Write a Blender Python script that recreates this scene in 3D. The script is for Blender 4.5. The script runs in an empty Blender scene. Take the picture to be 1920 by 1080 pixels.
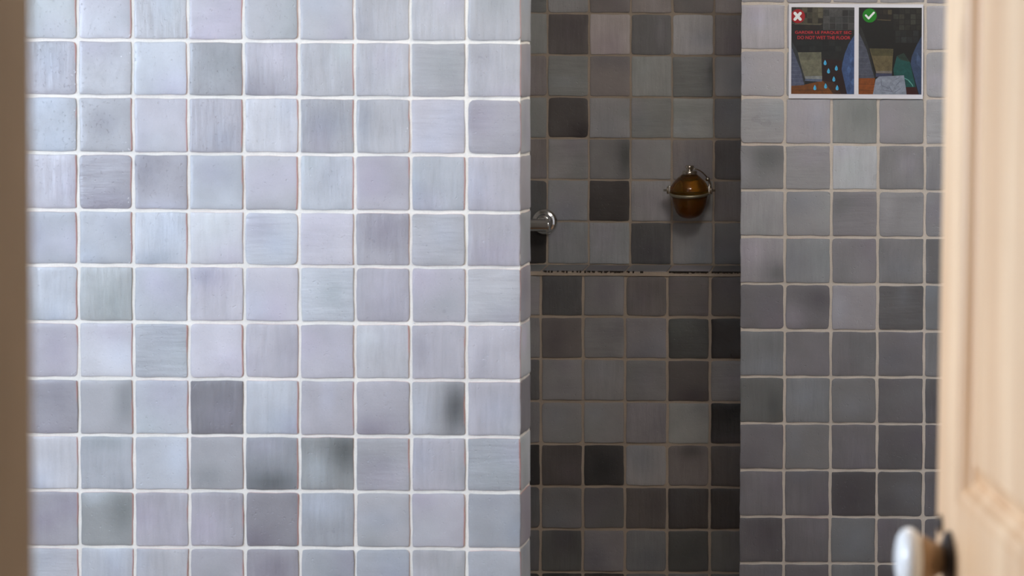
import bpy, bmesh, math, random
import numpy as np
from mathutils import Vector, Matrix

# ------------------------------------------------------------------ camera
sc = bpy.context.scene
COL = sc.collection
EYE = Vector((0.0, 0.0, 1.45))
F = 4230.0                       # focal length in pixels of a 1920 px wide frame
PITCH = math.radians(1.4)
ROLL = math.radians(0.30)
CX = 1800.0
CY = 120.0 + F * math.tan(PITCH)
cam_d = bpy.data.cameras.new('camera')
cam = bpy.data.objects.new('camera', cam_d)
COL.objects.link(cam)
fw = Vector((0, math.cos(PITCH), -math.sin(PITCH)))
r0 = Vector((1, 0, 0))
u0 = r0.cross(fw)
rt = (r0 * math.cos(ROLL) + u0 * math.sin(ROLL)).normalized()
up = rt.cross(fw).normalized()
m = Matrix((rt, up, -fw)).transposed().to_4x4()
m.translation = EYE
cam.matrix_world = m
cam_d.sensor_width = 36.0
cam_d.lens = F / 1920 * 36.0
cam_d.shift_x = (960 - CX) / 1920
cam_d.shift_y = (CY - 540) / 1920
cam_d.clip_start = 0.05
cam_d.dof.use_dof = True
cam_d.dof.focus_distance = 5.15
cam_d.dof.aperture_fstop = 6.4
sc.camera = cam

# ------------------------------------------------------------------ light
sc.view_settings.view_transform = 'Standard'
sc.view_settings.look = 'None'
sc.view_settings.gamma = 1.0
sc.view_settings.exposure = 0.06
w = bpy.data.worlds.new('world')
sc.world = w
w.use_nodes = True
w.node_tree.nodes['Background'].inputs[0].default_value = (0.75, 0.72, 0.70, 1)
w.node_tree.nodes['Background'].inputs[1].default_value = 0.12


def area(name, loc, direction, sx, sy, power, color):
    d = bpy.data.lights.new(name, 'AREA')
    d.shape = 'RECTANGLE'
    d.size = sx
    d.size_y = sy
    d.energy = power
    d.color = color
    o = bpy.data.objects.new(name, d)
    COL.objects.link(o)
    o.location = loc
    o.rotation_euler = Vector(direction).to_track_quat('-Z', 'Z').to_euler()
    return o


# daylight through the window in the left side wall (opening Y 1.5..2.7, Z 1.0..2.15)
area('window_daylight', (-3.28, 2.1, 1.58), (1, 0, 0), 1.1, 1.1, 92, (0.66, 0.79, 1.0))
# pendant lamp of the bathroom (above the frame)
pl = bpy.data.lights.new('pendant_light', 'POINT')
pl.energy = 27
pl.color = (1.0, 0.93, 0.85)
pl.shadow_soft_size = 0.22
plo = bpy.data.objects.new('pendant_light', pl)
COL.objects.link(plo)
plo.location = (-0.22, 3.75, 2.26)


# ------------------------------------------------------------------ pixel -> point on a plane Y = const
def ray(px, py):
    return fw + rt * ((px - CX) / F) + up * ((CY - py) / F)


def at(px, py, Y):
    r = ray(px, py)
    return EYE + r * ((Y - EYE.y) / r.y)


def s2l(c):
    c = c / 255.0
    return c / 12.92 if c <= 0.04045 else ((c + 0.055) / 1.055) ** 2.4


def rgb(r, g, b, k=1.0):
    return (min(1, s2l(r) * k), min(1, s2l(g) * k), min(1, s2l(b) * k), 1.0)


# ------------------------------------------------------------------ helpers
def tag(o, label=None, cat=None, group=None, kind=None):
    if label: o['label'] = label
    if cat: o['category'] = cat
    if group: o['group'] = group
    if kind: o['kind'] = kind
    return o


def mesh_obj(name, bm, mats, parent=None, smooth=True, loc=None):
    me = bpy.data.meshes.new(name)
    bmesh.ops.recalc_face_normals(bm, faces=bm.faces)
    bm.to_mesh(me)
    bm.free()
    if not isinstance(mats, (list, tuple)): mats = [mats]
    for mm in mats: me.materials.append(mm)
    if smooth:
        for p in me.polygons: p.use_smooth = True
    o = bpy.data.objects.new(name, me)
    COL.objects.link(o)
    if parent: o.parent = parent
    if loc is not None: o.location = loc
    return o


def empty(name, loc, rot=None):
    o = bpy.data.objects.new(name, None)
    COL.objects.link(o)
    o.location = loc
    if rot: o.rotation_euler = rot
    o.empty_display_size = 0.05
    return o


def add_box(bm, lo, hi, bevel=0.0, mi=0):
    lo, hi = Vector(lo), Vector(hi)
    r = bmesh.ops.create_cube(bm, size=1.0)
    vs = r['verts']
    for v in vs:
        v.co = Vector(((lo.x + hi.x) / 2 + v.co.x * (hi.x - lo.x),
                       (lo.y + hi.y) / 2 + v.co.y * (hi.y - lo.y),
                       (lo.z + hi.z) / 2 + v.co.z * (hi.z - lo.z)))
    fs = set(f for v in vs for f in v.link_faces)
    for f in fs: f.material_index = mi
    if bevel > 0:
        es = list(set(e for f in fs for e in f.edges))
        bmesh.ops.bevel(bm, geom=es, offset=bevel, segments=2, profile=0.5, affect='EDGES')


def frame_of(d):
    d = Vector(d).normalized()
    a = Vector((0, 0, 1)) if abs(d.z) < 0.9 else Vector((1, 0, 0))
    x = a.cross(d).normalized()
    return x, d.cross(x), d


def lathe(bm, profile, origin=(0, 0, 0), axis=(0, 0, 1), seg=48, mi=0, cap=True, squash=1.0):
    """profile: (radius, distance along the axis)"""
    x, y, d = frame_of(axis)
    o = Vector(origin)
    rings = []
    for (r, t) in profile:
        ring = []
        if r < 1e-6:
            ring = [bm.verts.new(o + d * t)]
        else:
            for k in range(seg):
                a = 2 * math.pi * k / seg
                ring.append(bm.verts.new(o + d * t + x * (math.cos(a) * r) + y * (math.sin(a) * r * squash)))
        rings.append(ring)
    for A, B in zip(rings[:-1], rings[1:]):
        for k in range(seg):
            k2 = (k + 1) % seg
            if len(A) == 1 and len(B) == 1: continue
            if len(A) == 1: f = bm.faces.new((A[0], B[k2], B[k]))
            elif len(B) == 1: f = bm.faces.new((A[k], A[k2], B[0]))
            else: f = bm.faces.new((A[k], A[k2], B[k2], B[k]))
            f.material_index = mi
    if cap:
        for ring in (rings[0], rings[-1]):
            if len(ring) > 2:
                f = bm.faces.new(ring)
                f.material_index = mi


def tube(bm, pts, r, seg=12, mi=0):
    pts = [Vector(p) for p in pts]
    rings = []
    for i, p in enumerate(pts):
        d = (pts[min(i + 1, len(pts) - 1)] - pts[max(i - 1, 0)]).normalized()
        x, y, _ = frame_of(d)
        rings.append([bm.verts.new(p + x * (math.cos(2 * math.pi * k / seg) * r) + y * (math.sin(2 * math.pi * k / seg) * r)) for k in range(seg)])
    for A, B in zip(rings[:-1], rings[1:]):
        for k in range(seg):
            f = bm.faces.new((A[k], A[(k + 1) % seg], B[(k + 1) % seg], B[k]))
            f.material_index = mi
    for ring in (rings[0], rings[-1]):
        bm.faces.new(ring).material_index = mi


# ------------------------------------------------------------------ materials
def new_mat(name):
    mt = bpy.data.materials.new(name)
    mt.use_nodes = True
    nt = mt.node_tree
    return mt, nt, nt.nodes['Principled BSDF'], nt.nodes, nt.links


def noise(N, L, coord, scale, detail=3, rough=0.5, stretch=None, dist=0.0):
    n = N.new('ShaderNodeTexNoise')
    n.inputs['Scale'].default_value = scale
    n.inputs['Detail'].default_value = detail
    n.inputs['Roughness'].default_value = rough
    n.inputs['Distortion'].default_value = dist
    if stretch:
        mp = N.new('ShaderNodeMapping')
        mp.inputs['Scale'].default_value = stretch
        L.new(coord, mp.inputs['Vector'])
        L.new(mp.outputs['Vector'], n.inputs['Vector'])
    else:
        L.new(coord, n.inputs['Vector'])
    return n.outputs['Fac']


def maprange(N, L, fac, a, b, c, d):
    q = N.new('ShaderNodeMapRange')
    q.inputs[1].default_value = a
    q.inputs[2].default_value = b
    q.inputs[3].default_value = c
    q.inputs[4].default_value = d
    L.new(fac, q.inputs[0])
    return q.outputs[0]


def mul(N, L, a, b):
    q = N.new('ShaderNodeMath')
    q.operation = 'MULTIPLY'
    for i, v in ((0, a), (1, b)):
        if isinstance(v, (int, float)): q.inputs[i].default_value = v
        else: L.new(v, q.inputs[i])
    return q.outputs[0]


def addn(N, L, a, b):
    q = N.new('ShaderNodeMath')
    q.operation = 'ADD'
    for i, v in ((0, a), (1, b)):
        if isinstance(v, (int, float)): q.inputs[i].default_value = v
        else: L.new(v, q.inputs[i])
    return q.outputs[0]


def scale_col(N, L, col, fac):
    q = N.new('ShaderNodeVectorMath')
    q.operation = 'SCALE'
    L.new(col, q.inputs[0])
    L.new(fac, q.inputs['Scale'])
    return q.outputs[0]


def glaze_mat(name='glazed_zellige', bump=0.5, r0=0.25, r1=0.38):
    mt, nt, B, N, L = new_mat(name)
    at_ = N.new('ShaderNodeAttribute')
    at_.attribute_name = 'tile_color'
    al = at_.outputs['Alpha']                    # one random number per tile
    tc0 = N.new('ShaderNodeTexCoord').outputs['Object']
    off = N.new('ShaderNodeCombineXYZ')
    for k, q in enumerate((37.0, 11.0, 53.0)): L.new(mul(N, L, al, q), off.inputs[k])
    av = N.new('ShaderNodeVectorMath')
    av.operation = 'ADD'
    L.new(tc0, av.inputs[0])
    L.new(off.outputs[0], av.inputs[1])
    tc = av.outputs[0]
    n1 = noise(N, L, tc, 17, 2, 0.45)
    nv = noise(N, L, tc, 34, 3, 0.6, stretch=(2.6, 1, 0.30))
    nh = noise(N, L, tc, 34, 3, 0.6, stretch=(0.30, 1, 2.6))
    isv = maprange(N, L, al, 0.40, 0.50, 1.0, 0.0)
    ish = maprange(N, L, al, 0.82, 0.90, 0.0, 1.0)
    n3 = noise(N, L, tc, 420, 2, 0.6)
    f = maprange(N, L, n1, 0.1, 0.9, 0.87, 1.13)
    fv = addn(N, L, 1.0, mul(N, L, isv, maprange(N, L, nv, 0.1, 0.9, -0.13, 0.13)))
    fh = addn(N, L, 1.0, mul(N, L, ish, maprange(N, L, nh, 0.1, 0.9, -0.10, 0.10)))
    f = mul(N, L, mul(N, L, f, mul(N, L, fv, fh)), maprange(N, L, n3, 0.3, 0.7, 0.97, 1.03))
    L.new(scale_col(N, L, at_.outputs['Color'], f), B.inputs['Base Color'])
    b1 = noise(N, L, tc, 34, 2, 0.45)
    b3 = noise(N, L, tc, 190, 2, 0.5)
    pit = maprange(N, L, b3, 0.64, 0.78, 0.0, -0.5)
    h = addn(N, L, mul(N, L, b1, 0.75), pit)
    h = addn(N, L, h, mul(N, L, mul(N, L, nv, isv), 0.8))
    h = addn(N, L, h, mul(N, L, mul(N, L, nh, ish), 0.8))
    bp = N.new('ShaderNodeBump')
    bp.inputs['Strength'].default_value = bump
    bp.inputs['Distance'].default_value = 0.0026
    L.new(h, bp.inputs['Height'])
    L.new(bp.outputs['Normal'], B.inputs['Normal'])
    L.new(maprange(N, L, n1, 0.1, 0.9, r0, r1), B.inputs['Roughness'])
    B.inputs['Specular IOR Level'].default_value = 0.5
    return mt


def grout_mat(name, col, amt=0.07):
    mt, nt, B, N, L = new_mat(name)
    tc = N.new('ShaderNodeTexCoord').outputs['Object']
    rg = N.new('ShaderNodeRGB')
    rg.outputs[0].default_value = col
    f = mul(N, L, maprange(N, L, noise(N, L, tc, 9, 4, 0.6), 0.3, 0.7, 1 - amt, 1 + amt),
            maprange(N, L, noise(N, L, tc, 300, 3, 0.6), 0.3, 0.7, 0.93, 1.05))
    L.new(scale_col(N, L, rg.outputs[0], f), B.inputs['Base Color'])
    B.inputs['Roughness'].default_value = 0.9
    bp = N.new('ShaderNodeBump')
    bp.inputs['Strength'].default_value = 0.4
    bp.inputs['Distance'].default_value = 0.0006
    L.new(noise(N, L, tc, 500, 3, 0.6), bp.inputs['Height'])
    L.new(bp.outputs['Normal'], B.inputs['Normal'])
    return mt


def plain_mat(name, col, rough=0.5, metal=0.0, amt=0.05, nscale=12, bump=0.0):
    mt, nt, B, N, L = new_mat(name)
    tc = N.new('ShaderNodeTexCoord').outputs['Object']
    rg = N.new('ShaderNodeRGB')
    rg.outputs[0].default_value = col
    n = noise(N, L, tc, nscale, 3)
    L.new(scale_col(N, L, rg.outputs[0], maprange(N, L, n, 0.3, 0.7, 1 - amt, 1 + amt)), B.inputs['Base Color'])
    B.inputs['Roughness'].default_value = rough
    B.inputs['Metallic'].default_value = metal
    if bump:
        bp = N.new('ShaderNodeBump')
        bp.inputs['Strength'].default_value = bump
        bp.inputs['Distance'].default_value = 0.001
        L.new(noise(N, L, tc, 60, 4), bp.inputs['Height'])
        L.new(bp.outputs['Normal'], B.inputs['Normal'])
    return mt


def pine_mat(knots=True):
    mt, nt, B, N, L = new_mat('waxed_pine')
    tc = N.new('ShaderNodeTexCoord').outputs['Object']
    ramp = N.new('ShaderNodeValToRGB')
    g1 = noise(N, L, tc, 14, 4, 0.55, stretch=(1.6, 1.6, 0.10), dist=0.5)
    L.new(g1, ramp.inputs['Fac'])
    e = ramp.color_ramp.elements
    e[0].position = 0.30
    e[0].color = (0.70, 0.42, 0.215, 1)
    e[1].position = 0.68
    e[1].color = (0.93, 0.665, 0.41, 1)
    fine = noise(N, L, tc, 130, 3, 0.6, stretch=(1, 1, 0.03))
    wide = noise(N, L, tc, 3.0, 2, 0.5, stretch=(1, 1, 0.6))
    f = mul(N, L, maprange(N, L, fine, 0.3, 0.7, 0.93, 1.05), maprange(N, L, wide, 0.3, 0.7, 0.9, 1.08))
    c = scale_col(N, L, ramp.outputs['Color'], f)
    # knots
    vo = N.new('ShaderNodeTexVoronoi')
    vo.inputs['Scale'].default_value = 4.5
    mp = N.new('ShaderNodeMapping')
    mp.inputs['Scale'].default_value = (1.0, 1.0, 0.8)
    L.new(tc, mp.inputs['Vector'])
    L.new(mp.outputs['Vector'], vo.inputs['Vector'])
    k = maprange(N, L, vo.outputs['Distance'], 0.05, 0.13, 1.0, 0.0)
    mx = N.new('ShaderNodeMix')
    mx.data_type = 'RGBA'
    L.new(mul(N, L, k, 0.45), mx.inputs[0])
    L.new(c, mx.inputs[6])
    mx.inputs[7].default_value = (0.42, 0.24, 0.12, 1)
    L.new(mx.outputs[2], B.inputs['Base Color'])
    B.inputs['Roughness'].default_value = 0.5
    bp = N.new('ShaderNodeBump')
    bp.inputs['Strength'].default_value = 0.2
    bp.inputs['Distance'].default_value = 0.0008
    L.new(fine, bp.inputs['Height'])
    L.new(bp.outputs['Normal'], B.inputs['Normal'])
    return mt


def print_mat():
    mt, nt, B, N, L = new_mat('laminated_print')
    at_ = N.new('ShaderNodeAttribute')
    at_.attribute_name = 'tile_color'
    tc = N.new('ShaderNodeTexCoord').outputs['Object']
    f = mul(N, L, maprange(N, L, noise(N, L, tc, 90, 4, 0.7), 0.3, 0.7, 0.72, 1.28),
            maprange(N, L, noise(N, L, tc, 500, 2, 0.6), 0.3, 0.7, 0.88, 1.12))
    L.new(scale_col(N, L, at_.outputs['Color'], f), B.inputs['Base Color'])
    B.inputs['Roughness'].default_value = 0.35
    return mt


def glass_mat():
    mt, nt, B, N, L = new_mat('amber_glass')
    tc = N.new('ShaderNodeTexCoord').outputs['Object']
    ramp = N.new('ShaderNodeValToRGB')
    L.new(noise(N, L, tc, 14, 2), ramp.inputs['Fac'])
    e = ramp.color_ramp.elements
    e[0].position = 0.35
    e[0].color = (0.50, 0.21, 0.02, 1)
    e[1].position = 0.65
    e[1].color = (0.55, 0.35, 0.05, 1)
    L.new(ramp.outputs['Color'], B.inputs['Base Color'])
    B.inputs['Roughness'].default_value = 0.06
    B.inputs['IOR'].default_value = 1.5
    B.inputs['Transmission Weight'].default_value = 0.93
    bp = N.new('ShaderNodeBump')
    bp.inputs['Strength'].default_value = 0.25
    bp.inputs['Distance'].default_value = 0.002
    L.new(noise(N, L, tc, 30, 2), bp.inputs['Height'])
    L.new(bp.outputs['Normal'], B.inputs['Normal'])
    return mt


M_GLAZE = glaze_mat()
M_GLAZE_WORN = glaze_mat('worn_glaze', 0.12, 0.45, 0.6)
M_GROUT_L = grout_mat('grout_cream', (0.83, 0.80, 0.73, 1))
M_GROUT_R = grout_mat('grout_sand', (0.60, 0.54, 0.47, 1))
M_GROUT_B = grout_mat('grout_damp_brown', (0.50, 0.42, 0.34, 1), 0.14)
M_PLASTER = plain_mat('white_plaster', (0.80, 0.78, 0.74, 1), 0.85, bump=0.2)
M_PAINT = plain_mat('beige_frame_paint', (0.40, 0.31, 0.215, 1), 0.55, amt=0.06)
M_FLOOR = plain_mat('dark_floor_boards', (0.22, 0.12, 0.06, 1), 0.4, amt=0.25, nscale=5)
M_PINE = pine_mat()
M_CHROME = plain_mat('polished_chrome', (0.78, 0.78, 0.77, 1), 0.07, 1.0, 0.02)
M_NICKEL = plain_mat('aged_nickel', (0.66, 0.60, 0.52, 1), 0.22, 1.0, 0.12, 60)
M_BRONZE = plain_mat('dark_bronze', (0.035, 0.022, 0.014, 1), 0.35, 0.6, 0.2, 60)
M_BRASS = plain_mat('worn_brass', (0.33, 0.215, 0.125, 1), 0.42, 0.6, 0.15, 60)
M_PORCELAIN = plain_mat('white_porcelain', (0.88, 0.88, 0.86, 1), 0.12, 0.0, 0.01)
M_PRINT = print_mat()
M_GLASS = glass_mat()
M_GLAZING = plain_mat('window_frame_white', (0.8, 0.8, 0.78, 1), 0.4)

# ------------------------------------------------------------------ glazed tiles
TERRA = (0.52, 0.25, 0.22)
TINT = {'n': (1.0, 0.995, 1.025), 'v': (1.012, 0.979, 1.042), 'g': (0.972, 1.006, 0.992), 'b': (0.965, 1.0, 1.052), 'r': (1.065, 0.972, 0.962)}


class TileMesh:
    def __init__(self, seed):
        self.V, self.Fc, self.C, self.MI = [], [], [], []
        self.rnd = random.Random(seed)

    def tile(self, O, U, W, Nn, w, h, col, blob=None, red=0.0, fine=True, thick=0.0018, corner=None, bare=0.0, mi=0):
        """O centre of the tile on the wall plane, U/W unit axes, Nn outward normal."""
        R = self.rnd
        if fine: g = [-1, -.985, -.95, -.86, -.66, -.4, -.13, .13, .4, .66, .86, .95, .985, 1]
        else: g = [-1, -.96, -.5, .5, .96, 1]
        n = len(g)
        hw, hh = w / 2, h / 2
        rad = corner if corner is not None else R.choice([.0022, .003, .003, .004, .005, .009]) * R.uniform(.7, 1.2)
        tu, tw = R.uniform(-.0005, .0005), R.uniform(-.0005, .0005)     # tiles are never quite flush
        lift = R.uniform(-.0001, .0006)
        ph = [R.uniform(0, 6.28) for _ in range(10)]
        rot = R.uniform(-.006, .006)
        base = len(self.V)
        gd = R.uniform(0, 6.28)
        gs = R.uniform(.0, .055)
        cols, pos = [], []
        al = R.random()
        bl = list(blob) if blob else [(R.uniform(-1, 1), R.uniform(-1, 1), (R.uniform(.4, 1), R.uniform(.4, 1)), R.uniform(-.10, .06), R.choice('ngbv')) for _ in range(2)]
        bare_r = R.random() < bare
        b0, b1 = (R.uniform(-1.2, .4), R.uniform(.3, 1.3)) if R.random() < .55 else (-2, 2)
        for j, b in enumerate(g):
            for i, a in enumerate(g):
                x, y = a * hw, b * hh
                ax, ay = abs(x) - (hw - rad), abs(y) - (hh - rad)
                if ax > 0 and ay > 0:
                    d = math.hypot(ax, ay)
                    s = max(ax, ay) / d
                    x = math.copysign(hw - rad + ax * s, x)
                    y = math.copysign(hh - rad + ay * s, y)
                e = max(abs(a), abs(b))
                x += math.copysign(1, x) * abs(a) ** 8 * .00055 * (math.sin(b * 3.1 + ph[0 if a > 0 else 1]) + .5 * math.sin(b * 9 + ph[4]))
                y += math.copysign(1, y) * abs(b) ** 8 * .00055 * (math.sin(a * 3.3 + ph[2 if b > 0 else 3]) + .5 * math.sin(a * 8 + ph[5]))
                x, y = x - y * rot, y + x * rot
                z = thick + lift - .0008 * max(0, e - .84) ** 2 / .0256
                z += tu * a + tw * b
                z += .00035 * math.sin(a * 2.3 + ph[6]) * math.sin(b * 2.1 + ph[7]) + .0002 * math.sin(a * 5 + b * 3 + ph[8])
                pos.append((x, y, z))
                k = 1 + gs * (a * math.cos(gd) + b * math.sin(gd))
                t = [1, 1, 1]
                if True:
                    for (bx, by, br, bs, bt) in bl:
                        q = math.exp(-(((a - bx) / br[0]) ** 2 + ((b - by) / br[1]) ** 2))
                        k *= 1 + 1.65 * bs * q
                        tt = TINT[bt]
                        for c3 in range(3): t[c3] *= 1 + (tt[c3] - 1) * q
                ee = max(abs(a), abs(b))
                if ee > .97: k *= .92
                cc = (col[0] * k * t[0], col[1] * k * t[1], col[2] * k * t[2])
                if bare_r and a > .965 and abs(b) < .97 and b0 < b < b1: cc = tuple(cc[q] * .25 + TERRA[q] * .75 for q in range(3))
                cols.append(cc + (al,))
        for (x, y, z) in pos:
            self.V.append(O + U * x + W * y + Nn * z)
        for j in range(n - 1):
            for i in range(n - 1):
                q = [j * n + i, j * n + i + 1, (j + 1) * n + i + 1, (j + 1) * n + i]
                self.Fc.append([base + k for k in q])
                self.MI.append(mi)
                self.C.extend(cols[k] for k in q)
        # sides of the tile
        ring = [i for i in range(n)] + [j * n + n - 1 for j in range(1, n)] + [(n - 1) * n + i for i in range(n - 2, -1, -1)] + [j * n for j in range(n - 2, 0, -1)]
        b2 = len(self.V)
        for k in ring:
            x, y, z = pos[k]
            self.V.append(O + U * (x * 1.002) + W * (y * 1.002) + Nn * (-.0035))
        L = len(ring)
        sw = [R.random() < red for _ in range(4)]
        for k in range(L):
            k2 = (k + 1) % L
            self.Fc.append([base + ring[k], b2 + k, b2 + k2, base + ring[k2]])
            self.MI.append(0)
            side = min(3, k // (n - 1))
            c0 = cols[ring[k]]
            mixf = (.9 if sw[side] else .10)
            c = tuple(c0[q] * .8 * (1 - mixf) + TERRA[q] * mixf for q in range(3)) + (al,)
            self.C.extend([c] * 4)

    def slab(self, pts, mi=1, c=(.5, .5, .5, .5)):
        """closed convex box given by 8 corners (bottom 4, top 4) as the grout bed"""
        b = len(self.V)
        self.V.extend(Vector(p) for p in pts)
        for f in ((3, 2, 1, 0), (4, 5, 6, 7), (0, 1, 5, 4), (1, 2, 6, 5), (2, 3, 7, 6), (3, 0, 4, 7)):
            self.Fc.append([b + k for k in f])
            self.MI.append(mi)
            self.C.extend([c] * 4)

    def box(self, lo, hi, mi=1):
        x0, y0, z0 = lo
        x1, y1, z1 = hi
        self.slab([(x0, y0, z0), (x1, y0, z0), (x1, y1, z0), (x0, y1, z0), (x0, y0, z1), (x1, y0, z1), (x1, y1, z1), (x0, y1, z1)], mi)

    def build(self, name, mats):
        me = bpy.data.meshes.new(name)
        me.from_pydata([tuple(v) for v in self.V], [], self.Fc)
        for mm in mats: me.materials.append(mm)
        me.polygons.foreach_set('material_index', self.MI)
        me.polygons.foreach_set('use_smooth', [m_ != 1 for m_ in self.MI])
        a = me.color_attributes.new('tile_color', 'FLOAT_COLOR', 'CORNER')
        arr = np.ones((len(self.C), 4), dtype=np.float32)
        arr[:, :] = np.array(self.C, dtype=np.float32)
        a.data.foreach_set('color', arr.ravel())
        me.update()
        o = bpy.data.objects.new(name, me)
        COL.objects.link(o)
        o['kind'] = 'structure'
        return o


def parse(rows):
    out = []
    for r in rows:
        line = []
        for t in r.split():
            tint = 'n'
            if t[-1].isalpha(): tint, t = t[-1], t[:-1]
            line.append((float(t), tint))
        out.append(line)
    return out


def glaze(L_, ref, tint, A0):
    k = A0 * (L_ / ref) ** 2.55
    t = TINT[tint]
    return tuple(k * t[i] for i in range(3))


def extend(lines, lo, hi, pitch):
    lines = list(lines)
    i0 = 0
    while lines[0] - pitch > lo - pitch * .999:
        lines.insert(0, lines[0] - pitch)
        i0 += 1
    while lines[-1] < hi: lines.append(lines[-1] + pitch)
    return lines, i0


X_, Z_ = Vector((1, 0, 0)), Vector((0, 0, 1))
ZTOP = 2.40

# ---- depths of the tiled surfaces
Y_L, Y_R, Y_U, Y_D = 4.263, 5.02, 5.66, 5.556
RX0 = -3.20                    # inner face of the left side wall
RX1 = 1.20                     # inner face of the right side wall


def tiled_face(tm, xs, zs, Y, table, refs, A0, ilo, jlo, G, blobs, red, xclip, seed, bare=False):
    """xs ascending world x lines, zs DEscending world z lines. ilo/jlo = index of the table's first column/row."""
    rr = random.Random(seed)
    for j in range(len(zs) - 1):
        for i in range(len(xs) - 1):
            x0, x1 = max(xs[i], xclip[0]), min(xs[i + 1], xclip[1])
            z1, z0 = min(zs[j], ZTOP), max(zs[j + 1], 0)
            if x1 - x0 < .012 or z1 - z0 < .012: continue
            ti, tj = i - ilo, j - jlo
            fine = 0 <= tj < len(table) and 0 <= ti < len(table[0])
            if fine:
                L_, tint = table[tj][ti]
                c = glaze(L_, refs(ti, tj), tint, A0)
            else:
                c = glaze(rr.choice([.84, .9, .94, .97, 1, 1.02]), 1, rr.choice('nnvvbg'), A0)
            gx = G / 2
            l = x0 + (gx if xs[i] > xclip[0] else .0005)
            r = x1 - (gx if xs[i + 1] < xclip[1] else .0005)
            jit = lambda: rr.uniform(-.0005, .0005)
            O = Vector(((l + r) / 2 + jit(), Y, (z0 + z1) / 2 + jit()))
            tm.tile(O, X_, Z_, Vector((0, -1, 0)), r - l, z1 - z0 - G, c, blobs.get((tj, ti)), red, fine, bare=(max(.25, .95 - .09 * max(ti, 0)) if bare else 0))


# ================================================================== left tiled partition
LT = parse([
    '198g 200v 199 200v 195 197 194 198 190',
    '184v 194 206b 171 187v 191 196 184 186',
    '190b 182 195v 182v 208 177 189 198v 178v',
    '193v 170v 171v 191b 189 200b 187v 188b 188v',
    '183b 187b 200b 203 198b 201v 176v 182 179v',
    '194b 180g 188b 193v 196v 196b 180v 183v 189',
    '183v 199 181b 198v 183v 182v 189 181v 188v',
    '160v 178 188b 134v 188b 177v 170v 174 180v',
    '190 177b 186b 166 148b 150g 167 178v 168b',
    '160v 156g 170v 163v 144v 163b 172 175v 166b',
    '178 179b 174 163v 152v 162b 166b 168 170b',
])
LB = {
    (0, 6): [(-.9, -.5, (.7, .6), -.10, 'n')], (0, 8): [(.1, .6, (.8, .7), -.12, 'g')],
    (1, 1): [(-.4, .8, (.9, .5), -.08, 'v')], (1, 3): [(.3, .2, (1, .8), -.06, 'g')],
    (1, 4): [(.3, .6, (.7, .7), .14, 'n'), (-.7, -.8, (1.2, .6), -.15, 'n')], (1, 7): [(.3, .2, (.8, .8), -.07, 'g')],
    (2, 1): [(-.1, .1, (.6, .5), -.15, 'n')], (2, 3): [(.3, -.5, (.6, .5), -.10, 'b')], (2, 6): [(-.7, .2, (.3, 1), -.12, 'b')],
    (2, 8): [(-.6, .3, (.7, .7), -.07, 'v')], (3, 2): [(-.7, .5, (.8, .7), -.13, 'n'), (0, -.9, (1, .3), .14, 'b')],
    (3, 1): [(0, -.8, (1, .5), -.10, 'v')], (4, 2): [(-.3, -.8, (.8, .35), -.15, 'b'), (.3, .3, (.8, .8), .05, 'b')],
    (4, 6): [(.1, .4, (.8, .8), -.13, 'v')], (4, 8): [(0, -.5, (1, .5), -.06, 'v')],
    (5, 1): [(.3, -.3, (.8, .8), -.12, 'g')], (5, 5): [(.2, .0, (.6, .6), -.07, 'g')],
    (6, 0): [(.2, .0, (.6, 1), -.10, 'v')], (6, 7): [(-.7, .1, (.5, .8), -.10, 'n')], (6, 8): [(-.5, -.4, (.2, .8), -.12, 'n')],
    (7, 1): [(.75, .2, (.5, 1), -.24, 'g')], (7, 6): [(-.4, -.8, (1, .5), -.16, 'v')],
    (7, 7): [(.65, .0, (.55, 1.1), -.44, 'g'), (-.7, -.2, (.5, 1), .10, 'b')], (7, 5): [(.0, .5, (.2, .8), .08, 'b')],
    (8, 1): [(0, .9, (1, .4), -.10, 'g')], (8, 2): [(.6, .2, (.5, .8), .10, 'b')], (8, 3): [(-.3, -.5, (.8, .5), -.16, 'g')],
    (8, 4): [(0, -.7, (1.1, .45), -.30, 'g'), (-.3, .7, (.8, .4), .18, 'v')], (8, 5): [(.6, .5, (.6, .8), -.34, 'g'), (-.4, -.3, (.5, .7), .25, 'b')],
    (9, 1): [(.6, .3, (.6, .8), -.22, 'g'), (-.5, .8, (.6, .3), .25, 'b')], (9, 3): [(-.5, -.3, (.7, .7), .10, 'v')],
    (9, 4): [(-.7, -.8, (.8, .5), -.15, 'v')], (9, 5): [(-.3, .5, (1, .5), .14, 'b')],
    (10, 4): [(0, .2, (.8, .6), -.12, 'v')],
}
px_cols = [44.3, 148, 251, 354.5, 458.5, 562, 666, 770.5, 875, 976]
py_rows = [-28, 77, 182.3, 289, 396, 499, 605, 711, 817, 921, 1027, 1132]
xsL = [at(p, 560, Y_L).x for p in px_cols]
zsL = [at(520, p, Y_L).z for p in py_rows]
CORNER_X = xsL[-1]
pit = (xsL[-2] - xsL[0]) / 8
pz = (zsL[0] - zsL[-1]) / 11
nl = 0
while xsL[0] > RX0:
    xsL.insert(0, xsL[0] - pit)
    nl += 1
nt_ = 0
while zsL[0] < ZTOP:
    zsL.insert(0, zsL[0] + pz)
    nt_ += 1
while zsL[-1] > 0: zsL.append(zsL[-1] - pz)
tm = TileMesh(11)
tm.box((RX0, Y_L + .0004, 0), (CORNER_X - .0012, Y_L + .098, ZTOP), 1)
# lime grout struck almost flush: a thin skin in front of the bed
refL = lambda c, r: 203 - 2.7 * r
tiled_face(tm, xsL, zsL, Y_L, LT, refL, .47, nl, nt_, .0064, LB, .50, (RX0, CORNER_X), 5, True)
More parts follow.
